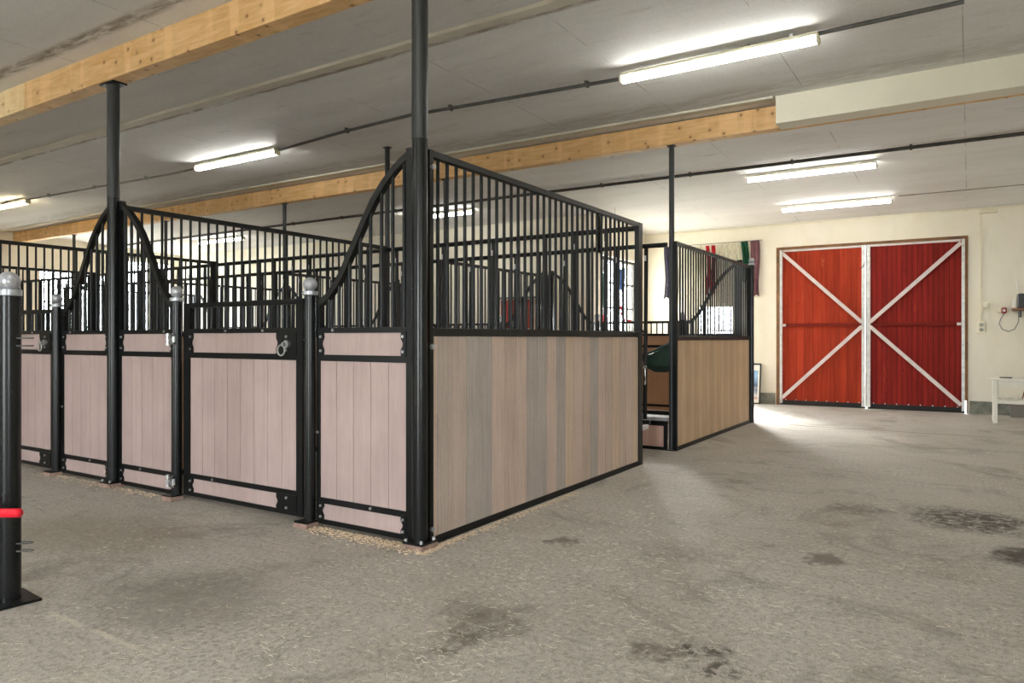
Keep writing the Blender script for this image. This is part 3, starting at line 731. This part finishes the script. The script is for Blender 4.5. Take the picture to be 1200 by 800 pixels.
# fronts of the rear block, facing the red door wall
RFY = 10.4
def REART(k): return jit(srgb(206, 160, 124), .05)
names_ = ('next to its outer side wall', 'in its second bay', 'in its third bay', 'in its fourth bay')
D2 = None
for i in range(4):
    xr = -2.68-i*BAY
    fixed_panel((xr-.87, RFY, 0), 1, 'rear block front panel with curved rail, right part '+names_[i], 0, False, REART)
    gate_post(xr-.925, RFY, 'small ball-topped post right of the rear block door '+names_[i], None, base=False)
    lab = 'barred stall door facing the far wall '+names_[i]
    if D2 is None: D2 = make_door((xr-2.27, RFY, 0), lab, False, REART)
    else: dup(D2, (xr-2.27, RFY, 0), None, lab)
    gate_post(xr-2.3225, RFY, 'small ball-topped post left of the rear block door '+names_[i], None, base=False)
    fixed_panel((xr-2.376, RFY, 0), -1, 'rear block front panel with curved rail, left part '+names_[i], 0, False, REART)
gate_post(-2.625, 10.485, 'far corner post of the rear block topped with a silver ball', None, tall=2.235, base=False, r=.032)

# ---------------------------------------------------------------- foreground post
t = thing('tie_post', 'large black post with silver ball cropped by the left edge, red bar beside it', 'post', (-3.69, 1.538, 0))
bm = bmesh.new(); box(bm, -.13, .1, -.1, .1, 0, .012, .002); bp = obj('base_plate', bm, BLACK, t); bp.rotation_euler = (0, 0, math.radians(-5))
bm = bmesh.new(); rod(bm, (0, 0, .012), (0, 0, 1.39), .048, 36); obj('post', bm, POSTB, t, None, True)
bm = bmesh.new(); tl = 1.39
lathe(bm, [(.046, tl), (.052, tl+.004), (.052, tl+.028), (.048, tl+.032), (.03, tl+.034)]+[(.046*math.cos(a), tl+.066+.046*math.sin(a)) for a in [math.radians(d) for d in range(-50, 90, 8)]]+[(0, tl+.112)], 32)
obj('ball_finial', bm, BALL, t, None, True)
for z in (1.2, 1.165, .27, .235):
    bm = bmesh.new(); s = math.radians(32)
    ax = Vector((math.cos(s), math.sin(s), 0))
    n_ = Vector((-ax.y, ax.x, 0))
    # u-shaped tab with an eye
    pts = [ax*.045+n_*.014, ax*.095+n_*.014, ax*.108+n_*.006, ax*.108-n_*.006, ax*.095-n_*.014, ax*.045-n_*.014]
    sweep(bm, [p+Vector((0, 0, z)) for p in pts], .0032, 6)
    obj('latch_tab', bm, CABLEG, t)
t = thing('red_bar', 'red plastic tube sticking past the foreground post at knee height', 'bar', (-3.455, 1.482, .447))
ax = Vector((-math.cos(math.radians(32.45)), -math.sin(math.radians(32.45)), 0))
bm = bmesh.new(); rod(bm, ax*.0, ax*.9, .0195, 20); rod(bm, ax*0, ax*-.008, .0195, 20, .012); obj('tube', bm, RED, t, None, True)
bm = bmesh.new(); rod(bm, ax*.9, ax*.93, .024, 20); obj('tube_socket', bm, BLACK, t, None, True)
bm = bmesh.new(); rod(bm, ax*.915, ax*.915+Vector((0, 0, -.447)), .016, 16); obj('support_leg', bm, BLACK, t, None, True)

# ---------------------------------------------------------------- feed tub
t = thing('feed_tub', 'dark green plastic corner feed tub hung inside the rear stall', 'feed tub', (-2.895, 7.66, .82))
bm = bmesh.new(); prof = [(-.21, .19), (-.2, .12), (-.15, .04), (-.06, .0), (.05, .0), (.15, .03), (.2, .08), (.205, .34), (.1, .34), (.04, .3), (-.02, .245), (-.1, .205)]
rings = []
for j in range(9):
    v = -1+2*j/8; sc = math.sqrt(max(0., 1-abs(v)**3*.62))
    rings.append([bm.verts.new((x*sc+(.205*(1-sc) if x > 0 else 0), v*.17, .2+(z-.2)*sc)) for x, z in prof])
n = len(prof)
for a, b2 in zip(rings, rings[1:]):
    for k in range(n): bm.faces.new((a[k], a[(k+1) % n], b2[(k+1) % n], b2[k]))
bm.faces.new(rings[0]); bm.faces.new(rings[-1][::-1]); obj('tub', bm, GREEN, t, None, True)
bm = bmesh.new(); sweep(bm, [(.2, -.13, .33), (.06, -.15, .29), (-.02, -.16, .24), (-.1, -.15, .215), (-.19, -.09, .195), (-.212, 0, .19), (-.19, .09, .195), (-.1, .15, .215), (-.02, .16, .24), (.06, .15, .29), (.2, .13, .33)], .012, 8); obj('rim', bm, GREEN, t, None, True)

# ---------------------------------------------------------------- lead rope with snap hook
t = thing('lead_rope', 'black lead rope with silver snap hook hanging at the end of the side wall', 'rope', (-2.585, 6.33, 1.24))
pts = [(.0, -.1, .0), (.005, -.06, .04), (.015, 0, .02), (.02, .03, -.06), (.02, .035, -.2), (.015, .03, -.3)]
bm = bmesh.new(); sweep(bm, pts, .011, 8); obj('rope', bm, ROPE, t, None, True)
bm = bmesh.new(); sweep(bm, [(.01, -.13, -.03), (.012, -.1, .02), (.02, -.04, .03), (.025, .01, -.02), (.03, .02, -.15), (.025, .03, -.28)], .009, 8); obj('rope', bm, ROPE, t, None, True)
bm = bmesh.new(); torus(bm, (.018, .03, -.315), .013, .0035); rod(bm, (.018, .03, -.33), (.018, .03, -.4), .006, 8); sweep(bm, [(.018, .03, -.4), (.018, .045, -.43), (.018, .04, -.47), (.018, .02, -.475), (.018, .015, -.44)], .0035, 6); obj('snap_hook', bm, SILVER, t, None, True)

# ---------------------------------------------------------------- coloured cloths along far wall
def hanging_cloth(x0, x1, ztop, zbot, col, label, flare=.0, fold=5, notch=True, y=None):
    t = obj_ = None; bm = bmesh.new(); y = WY-.05 if y is None else y; nx, nz = 14, 10; g = []
    W = x1-x0
    for j in range(nz+1):
        f = j/nz; row = []
        for i in range(nx+1):
            u = i/nx; z = ztop+(zbot-ztop)*f
            if notch and j == nz: z += .05*abs(math.sin(u*PI*2))
            row.append(bm.verts.new((x0+W*u+flare*f*(u-.5)*2+.02*math.sin(f*5+x0*9), y+.018*math.sin(u*PI*fold)*(.4+.6*f), z)))
        g.append(row)
    for j in range(nz):
        for i in range(nx): bm.faces.new((g[j][i], g[j][i+1], g[j+1][i+1], g[j+1][i]))
    bmesh.ops.solidify(bm, geom=list(bm.faces), thickness=.006)
    o = obj('hanging_cloth', bm, cloth('cloth', col), None, None, True); return tag(o, label, 'cloth')
hanging_cloth(-5.06, -4.86, 2.98, 1.95, srgb(62, 60, 82), 'dark violet cloth with notched hem, left of the rear column', .02)
hanging_cloth(-4.24, -4.172, 2.955, 2.0, srgb(205, 25, 45), 'bright red narrow cloth, left strip of the red pair')
hanging_cloth(-4.148, -4.075, 2.955, 2.0, srgb(190, 30, 45), 'bright red narrow cloth, right strip of the red pair')
for i, (a, b2) in enumerate(((-4.45, -4.3), (-4.03, -3.93), (-3.88, -3.74), (-3.71, -3.6))):
    hanging_cloth(a, b2, 2.96, 2.45, srgb(236, 232, 216), ('pale cloth left of the red pair', 'pale cloth just right of the red pair', 'pale cloth in the middle of the row, second right of red', 'pale cloth beside the green cloth')[i])
hanging_cloth(-3.575, -3.45, 2.985, 2.2, srgb(20, 92, 60), 'dark green cloth beside the mauve one on the far wall')
hanging_cloth(-3.425, -3.265, 2.985, 1.95, srgb(140, 96, 104), 'long mauve cloth, rightmost of the row on the far wall', .02)
t = tag(obj('hanging_line', (lambda bm: (rod(bm, (-5.2, WY-.05, 2.985), (-3.2, WY-.05, 2.99), .004, 6), bm)[1])(bmesh.new()), ROPE), 'thin cord carrying the cloths on the far wall', 'cord')

# ---------------------------------------------------------------- framed picture leaning on the far wall
t = thing('framed_picture', 'framed blue and white picture leaning on the far wall by the rear block', 'picture', (-3.4, WY-.14, 0)); t.rotation_euler = (math.radians(-8), 0, 0)
W, Hh = .3, .74; x_ = -.12
bm = bmesh.new(); 
for a, b2, c, d in ((x_, x_+.025, 0, Hh), (x_+W-.025, x_+W, 0, Hh), (x_+.025, x_+W-.025, 0, .025), (x_+.025, x_+W-.025, Hh-.025, Hh)): box(bm, a, b2, -.012, .012, c, d, .002)
obj('picture_frame', bm, DARKP, t)
bm = bmesh.new(); box(bm, x_+.025, x_+W-.025, -.004, .004, .025, Hh-.025); obj('mount_board', bm, WHITEP, t)
m = NT('blue_landscape_print'); sp_ = m.n('ShaderNodeSeparateXYZ'); m.l(m.pos(), sp_.inputs[0])
nn = m.noise(m.pos(), 9, 4); zz = m.math('ADD', sp_.outputs[2], m.math('MULTIPLY', nn, .25))
m.base(m.ramp(zz, [(.15, srgb(200, 120, 100)), (.3, srgb(225, 225, 228)), (.42, srgb(70, 100, 140)), (.62, srgb(150, 190, 225)), (.8, srgb(90, 130, 180))])); m.set(.2)
bm = bmesh.new(); box(bm, x_+.055, x_+W-.055, -.006, -.003, .09, Hh-.13); obj('print', bm, m.m, t)

# ---------------------------------------------------------------- wall fittings right of the doors
bm = bmesh.new(); box(bm, .12, .36, WY-.06, WY, 3.16, 3.222, .006); tag(obj('junction_box', bm, CREAMP), 'long cream junction box under the ceiling right of the doors', 'junction box')
bm = bmesh.new(); box(bm, .135, .155, WY-.014, WY, 1.46, 3.16)
for k in range(8): box(bm, .128, .162, WY-.02, WY, 1.6+k*.2, 1.615+k*.2)
tag(obj('cable_duct', bm, CREAMP), 'cream vertical cable duct down to the sockets', 'cable duct')
t = thing('light_switch', 'small cream switch box beside the cable duct', 'switch', (.21, WY, 1.72))
bm = bmesh.new(); box(bm, -.045, .045, -.045, 0, -.045, .045, .008); obj('switch_box', bm, CREAMP, t)
bm = bmesh.new(); box(bm, -.02, .02, -.053, -.045, -.028, .028, .004); obj('rocker', bm, WHITEP, t)
t = thing('wall_socket', 'cream double wall socket at the foot of the cable duct', 'socket', (.15, WY, 1.37))
bm = bmesh.new(); box(bm, -.055, .055, -.045, 0, -.085, .085, .008); obj('socket_box', bm, CREAMP, t)
for dz in (-.04, .04):
    bm = bmesh.new(); lathe(bm, [(.03, 0), (.03, .008), (.022, .008), (.02, .002)], 18); o = obj('socket_outlet', bm, CABLEL, t, (0, -.044, dz)); o.rotation_euler = (PI/2, 0, 0)
t = thing('plug_timer', 'red plug-in adapter on the wall left of the radio shelf', 'plug', (.43, WY, 1.63))
bm = bmesh.new(); box(bm, -.09, -.02, -.04, 0, -.03, .03, .006); obj('socket_box', bm, CREAMP, t)
bm = bmesh.new(); box(bm, -.02, .05, -.07, 0, -.045, .045, .012); obj('adapter', bm, paint('dark_red_plastic', srgb(150, 30, 22), .4), t)
bm = bmesh.new(); rod(bm, (.015, -.075, 0), (.015, -.07, 0), .02, 16); obj('dial', bm, WHITEP, t)
t = tag(obj('power_cable', (lambda bm: (sweep(bm, [(.45, WY-.05, 1.585), (.4, WY-.04, 1.5), (.38, WY-.03, 1.42), (.42, WY-.03, 1.34), (.5, WY-.03, 1.3), (.58, WY-.03, 1.34), (.63, WY-.03, 1.45), (.63, WY-.03, 1.6)], .005, 6), bm)[1])(bmesh.new()), CABLEG), 'thin grey cable looping below the red adapter up to the shelf', 'cable')
bm = bmesh.new(); box(bm, .19, .4, WY-.01, WY, 1.62, 1.632); tag(obj('cable_run', bm, CREAMP), 'thin cream cable run from switch to red adapter', 'cable')
t = thing('wall_shelf', 'small brown wooden wall shelf at the right edge', 'shelf', (1.0, WY, 1.62))
bm = bmesh.new(); box(bm, -.46, .5, -.22, 0, 0, .04, .004); obj('shelf_board', bm, paint('brown_shelf', srgb(128, 92, 66), .6, 0, .2), t)
for x in (-.35, .35):
    bm = bmesh.new(); prism(bm, [(x-.012, -.1), (x+.012, -.1), (x+.012, 0), (x-.012, 0)], -.16, 0); obj('shelf_bracket', bm, DARKP, t)
t = thing('radio', 'dark radio standing on the wall shelf', 'radio', (.83, WY-.12, 1.66))
bm = bmesh.new(); box(bm, -.22, .22, -.06, .06, 0, .22, .012); obj('case', bm, DARKP, t)
bm = bmesh.new(); box(bm, -.2, -.02, -.064, -.06, .03, .19, .003); obj('speaker_grille', bm, paint('grille_grey', (.05, .05, .055), .6), t)
bm = bmesh.new(); rod(bm, (.12, -.075, .12), (.12, -.06, .12), .022, 16); obj('dial', bm, SILVER, t)
bm = bmesh.new(); rod(bm, (-.2, .05, .2), (-.24, .05, .42), .003, 6); obj('aerial', bm, SILVER, t)
bm = bmesh.new(); box(bm, .55, .59, WY-.14, WY-.08, 1.66, 1.8, .004); tag(obj('small_box', bm, WHITEP), 'small white upright box beside the radio', 'box')

# ---------------------------------------------------------------- white bench
t = thing('white_bench', 'white painted bench with slatted lower shelf at the right edge', 'bench', (.27, 12.22, 0))
bm = bmesh.new(); box(bm, -.05, 1.5, -.03, .42, .6, .635, .006); obj('bench_top', bm, WHITEP, t)
bm = bmesh.new(); box(bm, .06, 1.42, -.0, .025, .52, .6); box(bm, .06, 1.42, .36, .385, .52, .6); box(bm, .0, .025, .03, .36, .52, .6); obj('apron', bm, WHITEP, t)
for x in (0, 1.4):
    for y in (0, .34):
        bm = bmesh.new(); box(bm, x, x+.055, y-.01, y+.045, 0, .6, .004); obj('leg', bm, WHITEP, t)
bm = bmesh.new(); box(bm, .055, 1.4, .0, .03, .28, .32); box(bm, .055, 1.4, .345, .375, .28, .32); obj('shelf_rail', bm, WHITEP, t)
for k in range(12):
    bm = bmesh.new(); box(bm, .07+k*.11, .14+k*.11, -.005, .38, .32, .335, .003); obj('shelf_slat', bm, WHITEP, t)
bm = bmesh.new(); box(bm, .35, .5, 12.3, 12.37, .635, .65, .004); tag(obj('phone', bm, DARKP), 'flat dark object lying on the white bench top', 'phone')
bm = bmesh.new(); sweep(bm, [(.62, 12.4, .345), (.64, 12.38, .45), (.72, 12.35, .52), (.85, 12.16, .56), (1.1, 12.14, .58)], .008, 6); tag(obj('charging_cable', bm, paint('brown_cable', srgb(110, 50, 34), .5)), 'dark reddish cable trailing from the slatted shelf of the bench', 'cable')
t = thing('storage_box', 'grey lidded plastic box on the floor under the bench', 'box', (.65, 13.35, 0))
bm = bmesh.new(); a = [bm.verts.new(p) for p in ((-.13, -.1, 0), (.13, -.1, 0), (.13, .1, 0), (-.13, .1, 0))]; b2 = [bm.verts.new(p) for p in ((-.15, -.12, .18), (.15, -.12, .18), (.15, .12, .18), (-.15, .12, .18))]
bm.faces.new(a[::-1]); bm.faces.new(b2)
for k in range(4): bm.faces.new((a[k], a[(k+1) % 4], b2[(k+1) % 4], b2[k]))
obj('tub', bm, GALVBOX, t); bm = bmesh.new(); box(bm, -.16, .16, -.13, .13, .18, .2, .005); obj('lid', bm, GALVBOX, t)

# ---------------------------------------------------------------- things on the recess wall and near back wall
t = thing('red_cabinet', 'red cabinet with white lower edge on the wall, seen through the side bars', 'cabinet', (-7.05, NY+.002, 1.38))
RP = paint('cabinet_red', srgb(170, 50, 36), .5)
bm = bmesh.new(); box(bm, -.3, .3, -.13, 0, 0, .52, .006); obj('cabinet_body', bm, RP, t)
for s in (-1, 1):
    bm = bmesh.new(); box(bm, s*.005, s*.29, -.148, -.13, .015, .505, .004); d = obj('cabinet_door', bm, RP, t)
    bm = bmesh.new(); rod(bm, (s*.04, -.165, .25), (s*.04, -.148, .25), .012, 10); obj('knob', bm, WHITEP, d)
t = tag(obj('notice', (lambda bm: (box(bm, -7.1, -6.95, NY-.16, NY-.15, 1.4, 1.53), bm)[1])(bmesh.new()), WHITEP), 'white notice fixed low on the red cabinet', 'notice')
bm = bmesh.new(); prism(bm, [(-7.5, 1.93), (-6.5, 1.93), (-6.5, 1.95), (-7.5, 1.95)], NY-.16, NY); tag(obj('narrow_shelf', bm, CABLEG), 'narrow grey shelf above the red cabinet', 'shelf')
# garland of red flowers
t = thing('garland', 'string of red flowers hanging by the recess window', 'garland', (-4.75, 11.0, 0))
gp = [(-.22, 0, 1.98), (-.2, 0, 1.88), (-.15, 0, 1.8), (-.12, 0, 1.7), (-.09, 0, 1.6), (-.06, 0, 1.5), (.04, 0, 1.47)]
bm = bmesh.new(); sweep(bm, gp, .01, 6); sweep(bm, [(-.22, 0, 1.98), (-.22, .0, 3.365)], .003, 5); obj('stem', bm, ROPE, t)
RF = paint('flower_red', srgb(220, 30, 55), .6)
for x, y, z in gp[1:]:
    bm = bmesh.new()
    for k in range(7):
        a = 2*PI*k/7; c = Vector((x+.022*math.cos(a), y-.01, z+.022*math.sin(a)))
        bmesh.ops.create_icosphere(bm, subdivisions=1, radius=.017, matrix=Matrix.Translation(c))
    bmesh.ops.create_icosphere(bm, subdivisions=1, radius=.016, matrix=Matrix.Translation((x, y-.02, z)))
    obj('flower', bm, RF, t)
for i, (yy, z0, z1, col, lab) in enumerate(((12.55, 2.05, 2.5, srgb(60, 90, 150), 'blue pennant on the recess window seen through the bars'), (11.75, 1.75, 2.35, srgb(70, 110, 100), 'teal pennant on the recess window seen through the bars'), (11.62, 1.35, 1.62, srgb(190, 60, 60), 'small red pennant low on the recess window'))):
    bm = bmesh.new(); prism(bm, [(-.13, z1), (.13, z1), (.1, z0+.05), (0, z0), (-.1, z0+.05)], -.004, .004)
    o = obj('pennant', bm, cloth('pennant_cloth', col)); o.location = (RX-.02, yy, 0); o.rotation_euler = (0, 0, PI/2); tag(o, lab, 'pennant')

# ---------------------------------------------------------------- loose straw and shavings (uncountable)
def flakes(name, pts, size, mat, label, cat, curl=False):
    bm = bmesh.new()
    for (x, y, z) in pts:
        L = size*(random.uniform(.3, 1.5)**1.8 if curl else random.uniform(.5, 1.5)); a = random.uniform(0, 2*PI); w = L*(.038 if curl else .35)
        w = max(w, .0009); h = w*.6
        dx, dy = math.cos(a), math.sin(a); px, py = -dy, dx
        n = 4 if curl else 1; k0 = random.uniform(-2.2, 2.2) if curl else 0
        prev = None; cx, cy, ang = x, y, a
        for i in range(n+1):
            dx, dy = math.cos(ang), math.sin(ang); px, py = -dy, dx
            ring = [bm.verts.new((cx+px*w/2, cy+py*w/2, z)), bm.verts.new((cx-px*w/2, cy-py*w/2, z)), bm.verts.new((cx, cy, z+h))]
            if prev:
                for q in range(3): bm.faces.new((prev[q], prev[(q+1) % 3], ring[(q+1) % 3], ring[q]))
            prev = ring; cx += dx*L/n; cy += dy*L/n; ang += k0/n
    return tag(obj(name, bm, mat), label, cat, kind='stuff')
def inside(x, y):
    return (x < -2.55 and 3.12 < y < 10.6) or (x < -3.0 and y > 3.1)
pts = []
while len(pts) < 9000:
    x = random.uniform(-4.6, 1.6); y = 1.2+6.5*random.random()**1.5
    if inside(x, y): continue
    dens = .25+.75*math.exp(-((x+1.1)**2/1.2+(y-3.0)**2/1.6))
    cl = math.sin(x*5.1+1.3*math.sin(y*3.7))*math.sin(y*4.3+1.7*math.sin(x*2.9))
    if random.random() < dens*(.35+.9*max(0, cl)): pts.append((x, y, .0005))
flakes('scattered_straw', pts, .019, STRAW, 'fine pale straw bits scattered over the concrete floor', 'straw', True)
pts = []
for k in range(4200):
    r_ = random.random()
    if r_ < .72:
        x = random.choice((random.uniform(-3.5, -2.55), random.uniform(-3.5, -2.55), random.uniform(-7.0, -5.0), random.uniform(-3.5, -2.6)))
        y = 3.2-abs(random.gauss(0, .055)); z = .001+max(0, random.gauss(.002, .004))
    else:
        x = -2.605+abs(random.gauss(0, .03)); y = 3.1+1.9*random.random()**1.8; z = .001
    pts.append((x, y, z))
flakes('wood_shavings', pts, .012, SHAV, 'pale wood shavings gathered along the foot of the stalls', 'shavings')
pts = [(random.gauss(x, sx), random.gauss(y, sy), .0005) for x, y, sx, sy, n in ((.05, 5.6, .2, .2, 160), (.3, 4.9, .08, .14, 160), (-.85, 2.68, .12, .07, 90), (-.25, 5.85, .1, .1, 30), (-2.0, 3.8, .12, .2, 20)) for _ in range(n)]
flakes('dark_debris', pts, .018, MANURE, 'dark crumbs of dried manure on the floor at right', 'debris', True)

GROUPS = {'tube_light': 'tube lights on the ceiling', 'gate_post': 'ball-topped gate posts of the stalls', 'stall_front_panel': 'fixed stall fronts with curved rails',
          'stall_door': 'stall doors', 'stall_partition': 'barred partitions between stalls', 'stall_side_panel': 'outer side walls of the stall blocks', 'feed_fence': 'feed fences along the feed aisle',
          'hanging_cloth': 'cloths hanging on the far wall', 'pennant': 'pennants on the recess window', 'electrical_conduit': 'conduits on the ceiling', 'steel_column': 'steel columns under the beams', 'timber_beam': 'timber beams', 'ceiling_batten': 'white ceiling battens'}
for o in C.objects:
    if o.parent is None and 'label' in o and 'category' in o:
        g = GROUPS.get(o.name.split('.')[0])
        if g: o['group'] = g
# ---------------------------------------------------------------- sky outside, view
w = bpy.data.worlds.new('world'); bpy.context.scene.world = w; w.use_nodes = True
bg = w.node_tree.nodes['Background']; bg.inputs[0].default_value = (.88, .95, 1, 1); bg.inputs[1].default_value = 28.0
vs_ = bpy.context.scene.view_settings
vs_.view_transform = 'Standard'; vs_.look = 'None'; vs_.gamma = 1; vs_.use_curve_mapping = False; vs_.exposure = .5
cy = bpy.context.scene.cycles
cy.use_denoising = True; cy.max_bounces = 8; cy.diffuse_bounces = 5; cy.glossy_bounces = 4; cy.transmission_bounces = 6; cy.sample_clamp_indirect = 8
